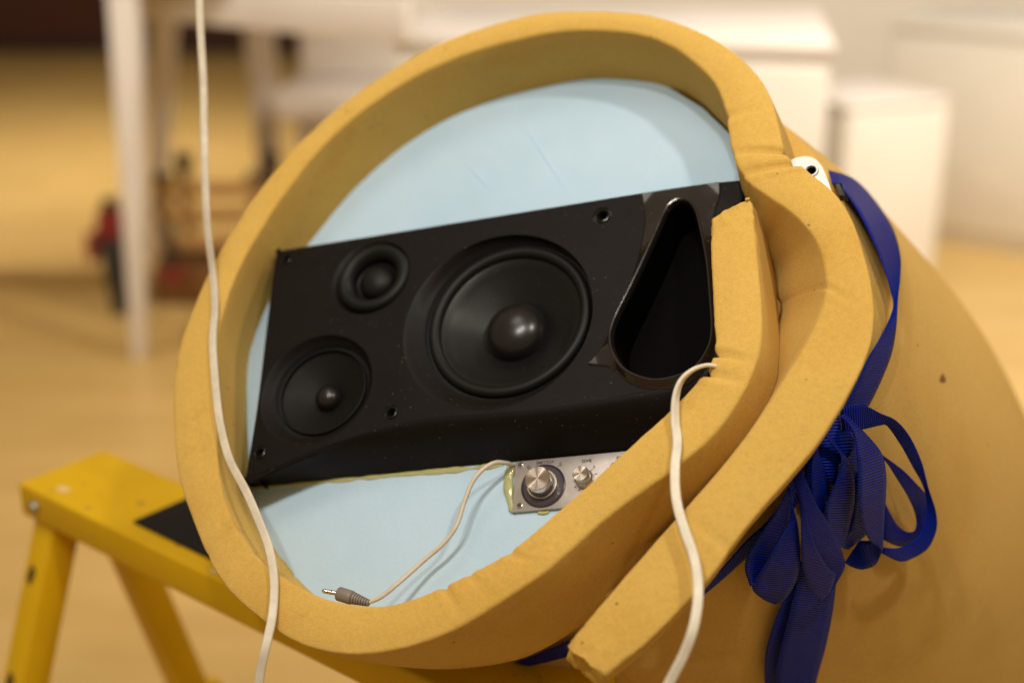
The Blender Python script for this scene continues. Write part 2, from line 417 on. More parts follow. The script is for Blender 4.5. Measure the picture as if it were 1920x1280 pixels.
# two scored lines in the board (narrow ridges of lifted foam)
def score(p, q, wd=.0010):
    a, b = uv(*p, TP), uv(*q, TP); d = (b - a).normalized(); e = Vector((-d.y, d.x)) * wd
    vv = [];
    for k in range(13):
        s = k / 12; c = a.lerp(b, s); hh = .0013 * math.sin(math.pi * s) + .0001
        j = noise.noise(Vector((s * 9, p[0], 0))) * .0006
        vv += [loc(c.x - e.x + j, c.y - e.y, TP - .0001), loc(c.x + j, c.y, TP - hh), loc(c.x + e.x * .3 + j, c.y + e.y * .3, TP - .0001)]
    ff = []
    for k in range(12):
        ff += [(k * 3, k * 3 + 1, k * 3 + 4, k * 3 + 3), (k * 3 + 1, k * 3 + 2, k * 3 + 5, k * 3 + 4)]
    mesh_obj('score_line', vv, ff, 'blue', board)
score((975, 225), (1072, 372)); score((868, 300), (925, 362))

# ------------------------------------------------------------------ drum body
RT = [(.09, (1512, 268)), (.2, (1612, 352)), (.33, (1698, 448)), (.45, (1762, 535)), (.62, (1850, 680)), (.8, (1918, 822))]
LT = [(.09, (545, 900)), (.2, (640, 1000)), (.33, (740, 1120)), (.45, (815, 1235)), (.62, (900, 1340)), (.8, (980, 1450))]
brow = [nvec(*( (uv(*r[1], r[0]) + uv(*l[1], l[0])) / 2), (uv(*r[1], r[0]) - uv(*l[1], l[0])).length / 2, r[0]) for r, l in zip(RT, LT)]
bp = crom([(b[2 + 1] * 1.0, 0.0, b[0], b[1], b[2]) for b in brow], 60)
BS = 160; vs, fs = [], []
for k, b in enumerate(bp):
    for j in range(BS):
        a = 2 * math.pi * j / BS; rr = b[4]
        P = loc(b[2] + rr * math.cos(a), b[3] + rr * math.sin(a), b[0])
        P += noise.noise_vector(P * 5) * .006
        P.z = max(P.z, .004 + .002 * math.sin(j))
        vs.append(P)
for k in range(len(bp) - 1):
    for j in range(BS):
        a = k * BS + j; b_ = k * BS + (j + 1) % BS; fs.append((a, b_, b_ + BS, a + BS))
fs.append(list(range(BS))); fs.append(list(range((len(bp) - 1) * BS, len(bp) * BS)))
print('BODY minz', min(v.z for v in vs), 'radii', [round(b[2], 3) for b in brow])
body = mesh_obj('foam_body', vs, fs, 'foam_body', drum, angle=60)
bvh = BVHTree.FromPolygons([tuple(v) for v in vs], fs)
def on_body(px, py, h):
    """point h metres in front of the drum body where the picture shows it"""
    r = ray(px, py).normalized(); hit = bvh.ray_cast(CP, r)
    if hit[0] is None:      # just past the silhouette: where the line of sight passes closest to the body
        best = min((CP + r * (1.15 + .01 * k) for k in range(70)), key=lambda q: (bvh.find_nearest(q)[0] - q).length)
        return best - r * h
    return hit[0] - r * h
# overlapping edge of the sheet that wraps the body
A = [(1118, 1190), (1150, 1238), (1176, 1268), (1200, 1300)]
vs, fs = [], []
ap = crom(A, 20)
for k, p in enumerate(ap):
    for (dx, h) in ((-4, -.004), (-2, .010), (8, .013), (60, .013), (150, .010), (260, -.003)):
        vs.append(on_body(p[0] + dx, p[1] - dx * .1, -.004 + (h + .004) * min(1, max(0, (k - 3) / 8))))
for k in range(19):
    for j in range(5): a = k * 6 + j; fs.append((a, a + 1, a + 7, a + 6))
mesh_obj('lapped_sheet', vs, fs, 'foam_body', body)

# ------------------------------------------------------------------ loudspeaker
TS = .030
spk = empty('loudspeaker', pl(880, 640, TP - .001), 'black three-driver speaker baffle glued to blue board', 'speaker')
XS = math.cos(0)
def circ(c, r, t, n=72, ph=0):
    return [loc(c.x + r * math.cos(2 * math.pi * i / n + ph), c.y + r * math.sin(2 * math.pi * i / n + ph), t) for i in range(n)]
def fill(loops):
    """planar fill of an outer loop with hole loops; returns verts, faces"""
    bm = bmesh.new(); ed = []
    for L in loops:
        vv = [bm.verts.new(p) for p in L]
        for i in range(len(vv)): ed.append(bm.edges.new((vv[i], vv[(i + 1) % len(vv)])))
    bmesh.ops.triangle_fill(bm, edges=ed, use_beauty=True, use_dissolve=False, normal=N)
    bm.verts.index_update(); v = [x.co.copy() for x in bm.verts]; f = [[q.index for q in g.verts] for g in bm.faces]; bm.free(); return v, f
mpp = (pl(951, 600, TS) - pl(950, 600, TS)).length
def rad(cpx, k): # local radius of k picture pixels along the unforeshortened direction
    p = uv(*cpx, TS); q = uv(cpx[0] + k * .82, cpx[1] - k * .57, TS); r = uv(cpx[0] - k * .82, cpx[1] + k * .57, TS); return (q - r).length / 2
WC, WR = (930, 600), 190       # recess of the woofer
MC, MR = (592, 729), 116
TC, TR = (695, 520), 80
outer = [(515,478),(520,470),(530,467),(700,440),(900,408),(1100,376),(1200,360),(1300,345),(1386,336),(1392,340),(1392,375),(1362,400),(1350,480),(1352,640),(1330,690),(1290,716),(1240,733),(1180,745),(1100,760),(1000,774),(900,782),(800,790),(700,812),(600,846),(520,880),(468,904),(459,902),(461,880),(480,760),(498,610)]
port = [(1292,386),(1304,402),(1314,440),(1325,500),(1331,570),(1334,620),(1328,655),(1305,690),(1270,708),(1225,714),(1180,698),(1158,670),(1150,640),(1158,605),(1190,540),(1225,465),(1250,408),(1262,390),(1277,382)]
portc = [p for p in crom([uv(*p, TS) for p in port], 90, True)]
holes_px = [((537, 486), 11), ((1129, 404), 18), ((733, 773), 15), ((487, 848), 14)]
opx = crom([nvec(*p) for p in outer], 200, True)
oc2 = [uv(p[0], p[1], TS) for p in opx]
ocb = [uv(p[0], p[1] - 3, TP) if (p[1] > 690 and p[1] > 885 - (p[0] - 455) * .26) else uv(p[0], p[1], TS) for p in opx]
def inset(L, d):
    k = len(L); res = []
    area = sum(L[i].x * L[(i + 1) % k].y - L[(i + 1) % k].x * L[i].y for i in range(k))
    s = 1 if area > 0 else -1
    for i in range(k):
        tn = (L[(i + 1) % k] - L[i - 1]).normalized(); res.append(L[i] + Vector((-tn.y, tn.x)) * (d * s))
    return res
oin = inset(oc2, .003)
wcu, mcu, tcu = uv(*WC, TS), uv(*MC, TS), uv(*TC, TS)
wr, mr, tr = rad(WC, WR), rad(MC, MR), rad(TC, TR)
loops = [[loc(p.x, p.y, TS) for p in oin], circ(wcu, wr, TS, 96), circ(mcu, mr, TS, 72), circ(tcu, tr, TS, 64), [loc(p.x, p.y, TS) for p in portc]]
for (hp, hr) in holes_px: loops.append(circ(uv(*hp, TS), rad(hp, hr), TS, 24))
bv, bf = fill(loops)
n0 = len(bv); k = len(oin)
# rounded edge and flaring chin down to the board
back_px = []
for p, q in zip(oin, oc2): bv.append(loc(p.x, p.y, TS))
for p, q in zip(oin, oc2): bv.append(loc((p.x + q.x * 2) / 3, (p.y + q.y * 2) / 3, TS + .0008))
for q in oc2: bv.append(loc(q.x, q.y, TS + .003))
c0 = sum(oc2, Vector((0, 0))) / k
for q, z_ in zip(oc2, ocb):
    q = q.lerp(z_, .45); bv.append(loc(q.x, q.y, TS + .02))
for q in ocb:
    bv.append(loc(q.x, q.y, TP + .001))
for r_ in range(4):
    for i in range(k):
        a = n0 + r_ * k + i; b = n0 + r_ * k + (i + 1) % k; bf.append((a, b, b + k, a + k))
baffle = mesh_obj('baffle', bv, bf, 'baffle', spk, angle=35)
def lathe(name, c, prof, m, parent, n=96, c2=None, label=None):
    """prof: (radius, t) ; the centre may drift from c to c2"""
    vs, fs = [], []; kk = len(prof)
    for a, (r, t) in enumerate(prof):
        f = a / max(kk - 1, 1); cc = c.lerp(c2, f) if c2 else c
        for i in range(n): vs.append(loc(cc.x + r * math.cos(2 * math.pi * i / n), cc.y + r * math.sin(2 * math.pi * i / n), t))
    for a in range(kk - 1):
        for i in range(n): q = a * n + i; w_ = a * n + (i + 1) % n; fs.append((q, w_, w_ + n, q + n))
    if prof[-1][0] < .002: fs.append(list(range((kk - 1) * n, kk * n)))
    return mesh_obj(name, vs, fs, m, parent, angle=50, label=label)
def arc(r0, t0, r1, t1, h, k=10):
    """half-roll between two radii, proud of the line by h"""
    return [(r0 + (r1 - r0) * (1 - math.cos(math.pi * i / k)) / 2, t0 + (t1 - t0) * i / k - h * math.sin(math.pi * i / k)) for i in range(k + 1)]
def dome(r, t, h, k=10):
    return [(max(r * math.cos(math.pi / 2 * i / k), .0003), t - h * math.sin(math.pi / 2 * i / k)) for i in range(k + 1)]
def driver(name, cpx, rec, surr_px, surr_r, cone_r, cap_px_r, cap_h, depth, t_sur, label, roll=.007):
    root = lathe(name, rec[0], [(rec[1], TS), (rec[1] - .0012, TS + .0006), ((rec[1] * .5 + surr_r * .5) , TS + t_sur * .62), (surr_r, TS + t_sur)], 'baffle', spk, c2=uv(*surr_px, TS + t_sur), label=label)
    sc = uv(*surr_px, TS + t_sur)
    t1 = TS + t_sur
    lathe('gasket', sc, [(surr_r, t1), (surr_r - .0015, t1 + .005), (surr_r - .004, t1 + .0055)], 'hole', root)
    lathe('surround', sc, arc(surr_r - .0035, t1 + .005, cone_r, t1 + .006, roll), 'rubber', root)
    tc = t1 + .0055
    lathe('cone', sc, [(cone_r + .0008, tc), (cone_r * .97, tc + .0008)] + [(cone_r * .97 + (cap_px_r - .001 - cone_r * .97) * s, tc + .0008 + depth * (s ** .9)) for s in (.15, .3, .45, .6, .75, .9, 1)], 'cone' if roll > .005 else 'cone_matt', root)
    lathe('dust_cap', sc, [(cap_px_r * 1.02, tc + depth + .001)] + dome(cap_px_r, tc + depth * .93, cap_h), 'cap', root, n=64)
    return root
m1 = lambda k: k * mpp
sw = rad((950, 595), 172); driver('woofer', WC, (wcu, wr), (952, 597), sw, rad((950, 595), 140), rad((960, 610), 62), .018, .020, .009, 'large woofer with glossy black dust cap', .0065)
sm = rad((600, 727), 99); driver('midrange_driver', MC, (mcu, mr), (602, 731), sm, rad((600, 727), 86), rad((600, 727), 27), .011, .012, .007, 'small cone driver at the lower corner', .004)
# tweeter: fat rounded lip round a small dome
tw_c = uv(701, 521, TS); r0 = rad((700, 517), 73); r1 = rad((700, 517), 43)
tw = lathe('tweeter', tcu, [(tr, TS), (tr - .001, TS + .001), (r0 + .001, TS + .004)], 'baffle', spk, c2=tw_c, label='tweeter with thick rounded lip')
lathe('lip', tw_c, [(r0 + .0012, TS + .004), (r0, TS + .001)] + arc(r0, TS + .001, r1, TS + .008, .009, 14), 'rubber', tw, n=72)
lathe('dome', tw_c, [(r1 + .0005, TS + .008), (r1 - .002, TS + .0105)] + dome(r1 - .003, TS + .0105, .013), 'rubber', tw, n=64)
for (hp, hr) in holes_px:
    c = uv(*hp, TS); r_ = rad(hp, hr)
    b = lathe('screw_boss', c, [(r_, TS), (r_ * .97, TS + .0016), (r_ * .86, TS + .0016), (r_ * .82, TS - .0004), (r_ * .72, TS - .0007), (r_ * .6, TS + .0002), (r_ * .56, TS + .004)], 'cap', spk, n=24)
    lathe('screw_hole', c, [(r_ * .58, TS + .0022), (r_ * .52, TS + .012), (.0004, TS + .0125)], 'hole', b, n=24)
# bass port with glossy surround
lip_px = [(1203,366),(1208,363),(1280,352),(1348,342),(1351,346),(1350,372),(1340,410),(1341,500),(1346,580),(1346,640),(1326,690),(1285,722),(1225,730),(1180,718),(1145,690),(1104,684),(1108,676),(1135,640),(1165,570),(1192,500),(1206,440),(1209,400)]
lipc = crom([uv(*p, TS) for p in lip_px], 120, True)
def ringed(name, lout, lin, t_hi, t_lo, m, parent):
    li = inset(lout, .0012); hi = inset(lin, -.003)
    t_li = t_hi; t_hi = t_hi - .0045
    v, f = fill([[loc(p.x, p.y, t_li) for p in li], [loc(p.x, p.y, t_hi) for p in hi]])
    b0 = len(v); a = len(lout); c = len(lin)
    for p in li: v.append(loc(p.x, p.y, t_li))
    for p in lout: v.append(loc(p.x, p.y, t_li + .001))
    for p in lout: v.append(loc(p.x, p.y, t_lo))
    for r_ in range(2):
        for i in range(a): q = b0 + r_ * a + i; w_ = b0 + r_ * a + (i + 1) % a; f.append((q, w_, w_ + a, q + a))
    b1 = len(v)
    for (dd, tt) in ((-.003, t_hi), (-.0022, t_hi - .0007), (-.0008, t_hi - .0003), (.0004, t_hi + .0016), (.001, t_hi + .005)):
        for p in inset(lin, dd): v.append(loc(p.x, p.y, tt))
    for r_ in range(4):
        for i in range(c): q = b1 + r_ * c + i; w_ = b1 + r_ * c + (i + 1) % c; f.append((q, w_, w_ + c, q + c))
    o = mesh_obj(name, v, f, m, parent, angle=40)
    v, f = [], []
    for (dd, tt) in ((.0008, t_hi + .0045), (.002, t_hi + .02), (.003, TP - .003)):
        for p in inset(lin, dd): v.append(loc(p.x, p.y, tt))
    for r_ in range(2):
        for i in range(c): q = r_ * c + i; w_ = r_ * c + (i + 1) % c; f.append((q, w_, w_ + c, q + c))
    f.append([2 * c + i for i in range(c)])
    mesh_obj('port_tube', v, f, 'port', o, angle=40)
    return o
ringed('bass_port', lipc, portc, TS - .0016, TS + .001, 'gloss', spk)['label'] = 'glossy teardrop bass port'
# dark sloping chin under the baffle
chin_top = [(462,897),(520,875),(600,841),(700,807),(800,786),(900,778),(1000,770),(1100,756),(1180,741),(1240,729),(1290,712),(1330,686)]
chin_bot = [(455,914),(520,909),(600,901),(700,892),(800,881),(900,871),(1000,863),(1100,855),(1180,847),(1240,843),(1290,838),(1330,830)]
ct = crom([uv(*p, TS) for p in chin_top], 50); cb = crom([uv(*p, TP - .0005) for p in chin_bot], 50)
vs, fs = [], []
for s in range(13):
    f = s / 12
    for a, b in zip(ct, cb):
        t = TS - .0004 + (TP - TS) * (f ** 1.7); q = a.lerp(b, f); vs.append(loc(q.x, q.y, t))
for s in range(12):
    for i in range(49): q = s * 50 + i; fs.append((q, q + 1, q + 51, q + 50))
mesh_obj('chin', vs, fs, 'baffle', spk)
# glue line along the foot of the chin
def bead(name, pxs, t, r, parent, m='glue', wob=.5):
    P = crom([tuple(pl(x, y, t)) for x, y in pxs], 60); vs, fs = [], []
    for i, p in enumerate(P):
        rr = r * (1 + wob * noise.noise(p * 70)) * min(1, .3 + i / 6, .3 + (59 - i) / 6)
        tn = (P[min(i + 1, 59)] - P[max(i - 1, 0)]).normalized(); s = tn.cross(N).normalized()
        for j in range(10):
            a = 2 * math.pi * j / 10; vs.append(p + s * (rr * math.cos(a)) + N * (rr * .55 * math.sin(a)))
    for i in range(59):
        for j in range(10): a = i * 10 + j; b = i * 10 + (j + 1) % 10; fs.append((a, b, b + 10, a + 10))
    return mesh_obj(name, vs, fs, m, parent)
bead('glue_line', [(470, 915), (560, 907), (640, 899), (740, 890), (840, 882), (900, 876), (950, 869)], TP, .0026, spk, wob=.9)

# ------------------------------------------------------------------ silver control panel
TCP = TP - .004
ctl = empty('control_panel', pl(1010, 912, TP - .001), 'small silver control plate with round metal knobs below speaker', 'control panel')
c_tl, c_tr, c_br, c_bl = uv(966, 865, TCP), uv(1215, 841, TCP), uv(1215, 934, TCP), uv(966, 959, TCP)
ex = (c_tr - c_tl).normalized(); ey = Vector((-ex.y, ex.x))
hgt = (c_tl - c_bl).dot(ey)
org = c_tl - ey * hgt
exw = U * ex.x + V * ex.y; eyw = U * ey.x + V * ey.y
frame_box('face_plate', loc(org.x, org.y, TP - .0005), exw, eyw, N, ((c_tr - c_tl).length, hgt, .0035), 'face', ctl, .0006)
def cp(px, py): return uv(px, py, TCP)
def knob_local(name, c, prof, m, parent, n=64):
    """lathe made in its own frame so that its spun finish turns about its axis"""
    vs, fs = [], []; kk = len(prof)
    for (r, h) in prof:
        for i in range(n): vs.append((r * math.cos(2 * math.pi * i / n), r * math.sin(2 * math.pi * i / n), h))
    for a in range(kk - 1):
        for i in range(n): q = a * n + i; w_ = a * n + (i + 1) % n; fs.append((q, w_, w_ + n, q + n))
    if prof[-1][0] < .0008: fs.append(list(range((kk - 1) * n, kk * n)))
    o = mesh_obj(name, vs, fs, m, None, angle=35)
    rt = root_of(parent); P = loc(c.x, c.y, TCP)
    o.parent = parent
    mw = Matrix((( U.x, V.x, N.x, P.x), (U.y, V.y, N.y, P.y), (U.z, V.z, N.z, P.z), (0, 0, 0, 1)))
    o.matrix_basis = (parent.matrix_basis.inverted() if parent is rt else (rt.matrix_basis @ parent.matrix_basis).inverted()) @ mw
    return o
def kr(k): return k * (pl(1021, 910, TCP) - pl(1020, 910, TCP)).length
ctl.matrix_basis = Matrix.Translation(ctl.location)
vc = cp(1019, 911)
vring = knob_local('volume_dial', vc, [(kr(41), 0), (kr(41), .0012), (kr(39), .0018), (kr(37), .0010), (kr(27), .0010), (kr(26), .0035), (kr(24), .0035), (.0002, .0035)], 'knob_dark', ctl)
knob_local('bezel', vc, [(kr(28), .001), (kr(27.5), .0045), (kr(24), .0045), (kr(23), .003)], 'knob_side', vring)
knob_local('knob_skirt', vc, [(kr(24.5), .003), (kr(24.5), .007), (kr(23), .0075)], 'knob_dark', vring)
knob_local('knob_side', vc, [(kr(23.5), .006), (kr(23.5), .0155), (kr(22.6), .0165)], 'chrome', vring)
knob_local('knob_cap', vc, [(kr(22.8), .0164), (kr(22), .0167), (kr(12), .0166), (.0002, .0165)], 'spun', vring)
def small_knob(px, py):
    c = cp(px, py)
    k0 = knob_local('tone_knob', c, [(kr(17.5), 0), (kr(17), .003), (kr(16), .006), (kr(15), .0065), (kr(14.8), .013), (kr(14.2), .0135)], 'knob_side', ctl)
    knob_local('knob_cap', c, [(kr(14.3), .0134), (kr(13.8), .0137), (kr(7), .0136), (.0002, .0135)], 'spun', k0)
small_knob(1097, 899); small_knob(1160, 893)
for (px, py) in ((977, 872), (975, 948)):
    c = cp(px, py); s0 = knob_local('screw', c, [(kr(5.2), 0), (kr(5), .0012), (kr(3.4), .0016), (kr(2.4), .0012), (kr(2.2), .0004)], 'chrome', ctl, 24)
    knob_local('screw_hole', c, [(kr(2.3), .0006), (.0002, .0005)], 'ink', s0, 24)
def text(body, px, py, size):
    cu_ = bpy.data.curves.new('t', 'FONT'); cu_.body = body; cu_.size = size; cu_.align_x = 'CENTER'; cu_.align_y = 'CENTER'; cu_.extrude = .00005; cu_.offset = size * .012
    o = bpy.data.objects.new('t', cu_); COL.objects.link(o); dg = bpy.context.evaluated_depsgraph_get()
    me = bpy.data.meshes.new_from_object(o.evaluated_get(dg)); bpy.data.objects.remove(o); me.name = 'lettering'
    c = cp(px, py); P = loc(c.x, c.y, TCP - .0002) + N * .0 
    q = bpy.data.objects.new('lettering', me); COL.objects.link(q); me.materials.clear(); me.materials.append(M['ink'])
    X, Y = -exw, -eyw
    q.parent = ctl; q.matrix_basis = Matrix.Translation(-ctl.location) @ Matrix(((X.x, Y.x, N.x, P.x), (X.y, Y.y, N.y, P.y), (X.z, Y.z, N.z, P.z), (0, 0, 0, 1)))
TXT = kr(8.5)
text('VOLUME', 1022, 866, TXT); text('BASS', 1100, 863.5, TXT); text('TREBLE', 1170, 857, TXT)
text('10', 992, 874.5, TXT * .85); text('0', 1051, 868, TXT * .85); text('0', 1114, 875, TXT * .85)
def tick(p, q):
    a, b = cp(*p), cp(*q); d = (b - a); L = d.length; d.normalize(); e = Vector((-d.y, d.x)) * kr(.6)
    pts = [a + e, b + e, b - e, a - e]; v = [loc(x.x, x.y, TCP - .0001) for x in pts] + [loc(x.x, x.y, TCP - .00025) for x in pts]
    mesh_obj('tick_mark', v, [(3, 2, 1, 0), (4, 5, 6, 7), (0, 1, 5, 4), (1, 2, 6, 5), (2, 3, 7, 6), (3, 0, 4, 7)], 'ink', ctl, smooth=False)
for p, q in (((1045, 873), (1054, 872)), ((990, 879), (994, 878)), ((1107, 883), (1111, 879)), ((1115, 889), (1120, 887)), ((1075, 903), (1079, 900)), ((1077, 914), (1081, 911)), ((1085, 920), (1088, 916))): tick(p, q)
bead('glue_bead', [(961, 868), (956, 885), (953, 905), (955, 930), (960, 950), (963, 961)], TP - .001, .0042, ctl)
bead('glue_bead', [(1008, 959), (1020, 961), (1030, 958)], TP - .001, .002, ctl)

# ------------------------------------------------------------------ cords
def sweep(name, P, prof, m, parent=None, twist=None, ref=None, scale=None, cap=True):
    vs, fs = [], []; n = len(P); k = len(prof)
    for i, p in enumerate(P):
        tn = (P[min(i + 1, n - 1)] - P[max(i - 1, 0)]).normalized()
        rf = ref if ref is not None else -cf
        s = tn.cross(rf).normalized(); u_ = s.cross(tn).normalized()
        a = twist(i / (n - 1)) if twist else 0; sc = scale(i / (n - 1)) if scale else 1
        for (x, y) in prof:
            x2 = (x * math.cos(a) - y * math.sin(a)) * sc; y2 = (x * math.sin(a) + y * math.cos(a)) * sc
            vs.append(p + s * x2 + u_ * y2)
    for i in range(n - 1):
        for j in range(k): a = i * k + j; b = i * k + (j + 1) % k; fs.append((a, b, b + k, a + k))
    if cap: fs += [list(range(k)), list(range((n - 1) * k, n * k))]
    return mesh_obj(name, vs, fs, m, parent)
def twin(r, gap):
    pr = []
    for sgn in (1, -1):
        for j in range(9):
            a = -math.pi * .42 + (math.pi * .84) * j / 8; pr.append((sgn * (gap + r * math.cos(a)), sgn * r * math.sin(a)))
        pr.append((0, sgn * r * .55))
    return pr
def rnd(r, k=12): return [(r * math.cos(2 * math.pi * j / k), r * math.sin(2 * math.pi * j / k)) for j in range(k)]
def rim_pt(px, py, h): return pl(px, py, 0) - ray(px, py).normalized() * h
d0_ = (rim_pt(400, 520, .008) - CP).dot(cf)
lc = [at_depth(x_, y_, d0_ + k_) for x_, y_, k_ in ((362, -620, .06), (367, -300, .04), (372, -60, .03), (376, 60, .025), (381, 150, .02), (383, 250, .014), (385, 350, .006), (389, 430, .0))]
lc += [rim_pt(400, 520, .008), rim_pt(403, 580, .008), rim_pt(399, 640, .008), rim_pt(404, 720, .008), rim_pt(412, 790, .008), rim_pt(430, 860, .008), rim_pt(462, 922, .008), rim_pt(487, 980, .008), rim_pt(505, 1030, .008), rim_pt(514, 1090, .008), rim_pt(511, 1150, .009), rim_pt(500, 1205, .012)]
d_ = (lc[-1] - CP).dot(cf); lc += [at_depth(489, 1255, d_ - .002), at_depth(482, 1330, d_ - .002), at_depth(484, 1500, d_ - .004), at_depth(500, 1800, d_ - .01)]
P = crom([tuple(p) for p in lc], 300)
cord_a = empty('extension_cord', lc[-1], 'long off-white twin cord hanging down across the left rim', 'cord')
sweep('cord_sheath', P, twin(.0018, .0019), 'cord', cord_a, twist=lambda s: .25 * math.sin(s * 9) + .3 * math.exp(-((s - .29) / .05) ** 2) + .35 * math.sin(s * 23) * .4)
rc_ = [pl(1352, 690, .012), pl(1338, 686, .0), rim_pt(1322, 685, .006), rim_pt(1298, 694, .016), rim_pt(1277, 714, .018), rim_pt(1267, 745, .014), rim_pt(1266, 790, .009), rim_pt(1270, 830, .008), rim_pt(1266, 870, .008), rim_pt(1266, 915, .009), rim_pt(1272, 955, .009), rim_pt(1286, 1000, .009), rim_pt(1300, 1040, .009), rim_pt(1308, 1085, .009), rim_pt(1308, 1130, .012), rim_pt(1299, 1180, .016)]
d_ = (rc_[-1] - CP).dot(cf); rc_ += [at_depth(1280, 1230, d_), at_depth(1252, 1285, d_), at_depth(1226, 1350, d_), at_depth(1190, 1480, d_), at_depth(1180, 1800, d_ - .02)]
P = crom([tuple(p) for p in rc_], 260)
cord_b = empty('extension_cord', rc_[-1], 'short white twin cord looping out of the foam beside the bass port', 'cord')
sweep('cord_sheath', P, twin(.0019, .0019), 'cord2', cord_b, twist=lambda s: 1.35 * math.exp(-((s - .03) / .10) ** 2) + .25 * math.sin(s * 14), scale=lambda s: .8 + .2 * min(1, s * 7))
# audio cable and plug
ac = [pl(962, 872, TP - .002), pl(950, 868, .058), pl(928, 867, .048), pl(905, 880, .044), pl(885, 905, .044), pl(871, 940, .046), pl(856, 985, .048), pl(830, 1020, .050), pl(795, 1050, .050), pl(750, 1090, .044), pl(715, 1118, .034), pl(690, 1129, .026)]
aud = empty('audio_cable', pl(660, 1120, .03), 'thin cream audio cable ending in a grey jack plug', 'cable')
P = crom([tuple(p) for p in ac], 140); sweep('cable_sheath', P, rnd(.0019), 'cable', aud)
pa, pb = pl(692, 1130, .026), pl(634, 1112, .023); ax = (pb - pa).normalized(); Lp = (pb - pa).length
def turned(name, org, axd, prof, m, parent, n=28):
    s = axd.cross(cf).normalized(); u_ = s.cross(axd).normalized(); vs, fs = [], []
    for (x, r) in prof:
        for j in range(n): a = 2 * math.pi * j / n; vs.append(org + axd * x + s * (r * math.cos(a)) + u_ * (r * math.sin(a)))
    for i in range(len(prof) - 1):
        for j in range(n): a = i * n + j; b = i * n + (j + 1) % n; fs.append((a, b, b + n, a + n))
    fs += [list(range(n)), list(range((len(prof) - 1) * n, len(prof) * n))]
    return mesh_obj(name, vs, fs, m, parent, angle=40)
prof = []
for k in range(7):
    x = Lp * .52 * k / 7; r = .0028 + .0024 * k / 7
    prof += [(x, r), (x + Lp * .05, r + .0002), (x + Lp * .052, r - .0009), (x + Lp * .07, r - .0008)]
prof += [(Lp * .55, .0056), (Lp * .60, .0058), (Lp * .97, .0058), (Lp, .0052)]
turned('plug_body', pa, ax, prof, 'plug', aud)
tipd = (pl(600, 1106, .018) - pb).normalized()
tip = turned('plug_pin', pb - tipd * .001, tipd, [(0, .0019), (.0062, .0019), (.0063, .0016), (.0068, .0016), (.0069, .0019), (.0094, .0019), (.0095, .0016), (.0101, .0016), (.0102, .0017), (.0122, .0019), (.0134, .0016), (.0146, .0007)], 'chrome', aud)
turned('insulating_ring', pb - tipd * .001, tipd, [(.0062, .00175), (.0069, .00175)], 'ink', tip); turned('insulating_ring', pb - tipd * .001, tipd, [(.0094, .00175), (.0102, .00175)], 'ink', tip)

# ------------------------------------------------------------------ blue ribbon
rib = empty('ribbon', on_body(1540, 860, .0), 'blue ribbed ribbon tied around the drum in a loose looping bow', 'ribbon')
def ribbon(name, A, B, hA, hB=None, n=70):
    """strip between two traced edges, each point with its height above the drum"""
    hB = hB or hA
    def full(E, H):
        pts = crom([nvec(x, y) for x, y in E], n); out = []
        for i, p in enumerate(pts):
            f = i / (n - 1) * (len(H) - 1); a = min(int(f), len(H) - 2); s = f - a; s = s * s * (3 - 2 * s)
            out.append((p[0], p[1], H[a] * (1 - s) + H[a + 1] * s))
        return out
    EA, EB = full(A, hA), full(B, hB)
    # smooth positions: base depth from the body below the middle of the strip
    PA, PB = [], []
    for a, b in zip(EA, EB):
        PA.append((on_body(a[0], a[1], a[2] + .008) - CP).dot(cf)); PB.append((on_body(b[0], b[1], b[2] + .008) - CP).dot(cf))
    for _ in range(5):
        PA = [(PA[max(i - 2, 0)] + PA[max(i - 1, 0)] + PA[i] + PA[min(i + 1, n - 1)] + PA[min(i + 2, n - 1)]) / 5 for i in range(n)]
        PB = [(PB[max(i - 2, 0)] + PB[max(i - 1, 0)] + PB[i] + PB[min(i + 1, n - 1)] + PB[min(i + 2, n - 1)]) / 5 for i in range(n)]
    PA = [at_depth(e[0], e[1], d_) for e, d_ in zip(EA, PA)]; PB = [at_depth(e[0], e[1], d_) for e, d_ in zip(EB, PB)]
    vs, fs, us = [], [], []; L = 0; K_ = 6
    for i in range(n):
        if i: L += ((PA[i] - PA[i - 1]).length + (PB[i] - PB[i - 1]).length) / 2
        for k in range(K_ + 1): vs.append(PA[i].lerp(PB[i], k / K_)); us.append((L, k / K_))
    for i in range(n - 1):
        for k in range(K_): a = i * (K_ + 1) + k; fs.append((a, a + 1, a + K_ + 2, a + K_ + 1))
    o = mesh_obj(name, vs, fs, 'ribbon', rib, uvs=us)
    md = o.modifiers.new('thickness', 'SOLIDIFY'); md.thickness = .0005; md.offset = 0
    return o
ribbon('ribbon_band', [(1553,319),(1600,335),(1640,375),(1675,430),(1688,480),(1688,520),(1684,560),(1679,625),(1666,680),(1632,755),(1612,780)],
       [(1560,345),(1582,358),(1612,402),(1641,460),(1660,510),(1670,545),(1674,578),(1652,630),(1627,672),(1604,722),(1580,770)],
       [.02, .03, .036, .036, .04, .034, .016, .010, .008], [.02, .03, .034, .032, .024, .02, .02, .014, .010])
ribbon('ribbon_loop', [(1575,770),(1596,759),(1624,761),(1652,775),(1680,788),(1706,818),(1728,865),(1741,915),(1755,959),(1756,992),(1740,1027),(1711,1046),(1686,1052),(1652,1036)],
       [(1580,812),(1603,808),(1630,802),(1652,797),(1664,799),(1690,836),(1712,876),(1727,902),(1736,930),(1738,972),(1722,1005),(1705,1018),(1683,1027),(1656,1026)],
       [.02, .035, .055, .06, .06, .055, .05, .045], [.02, .03, .035, .04, .045, .045, .045, .045])
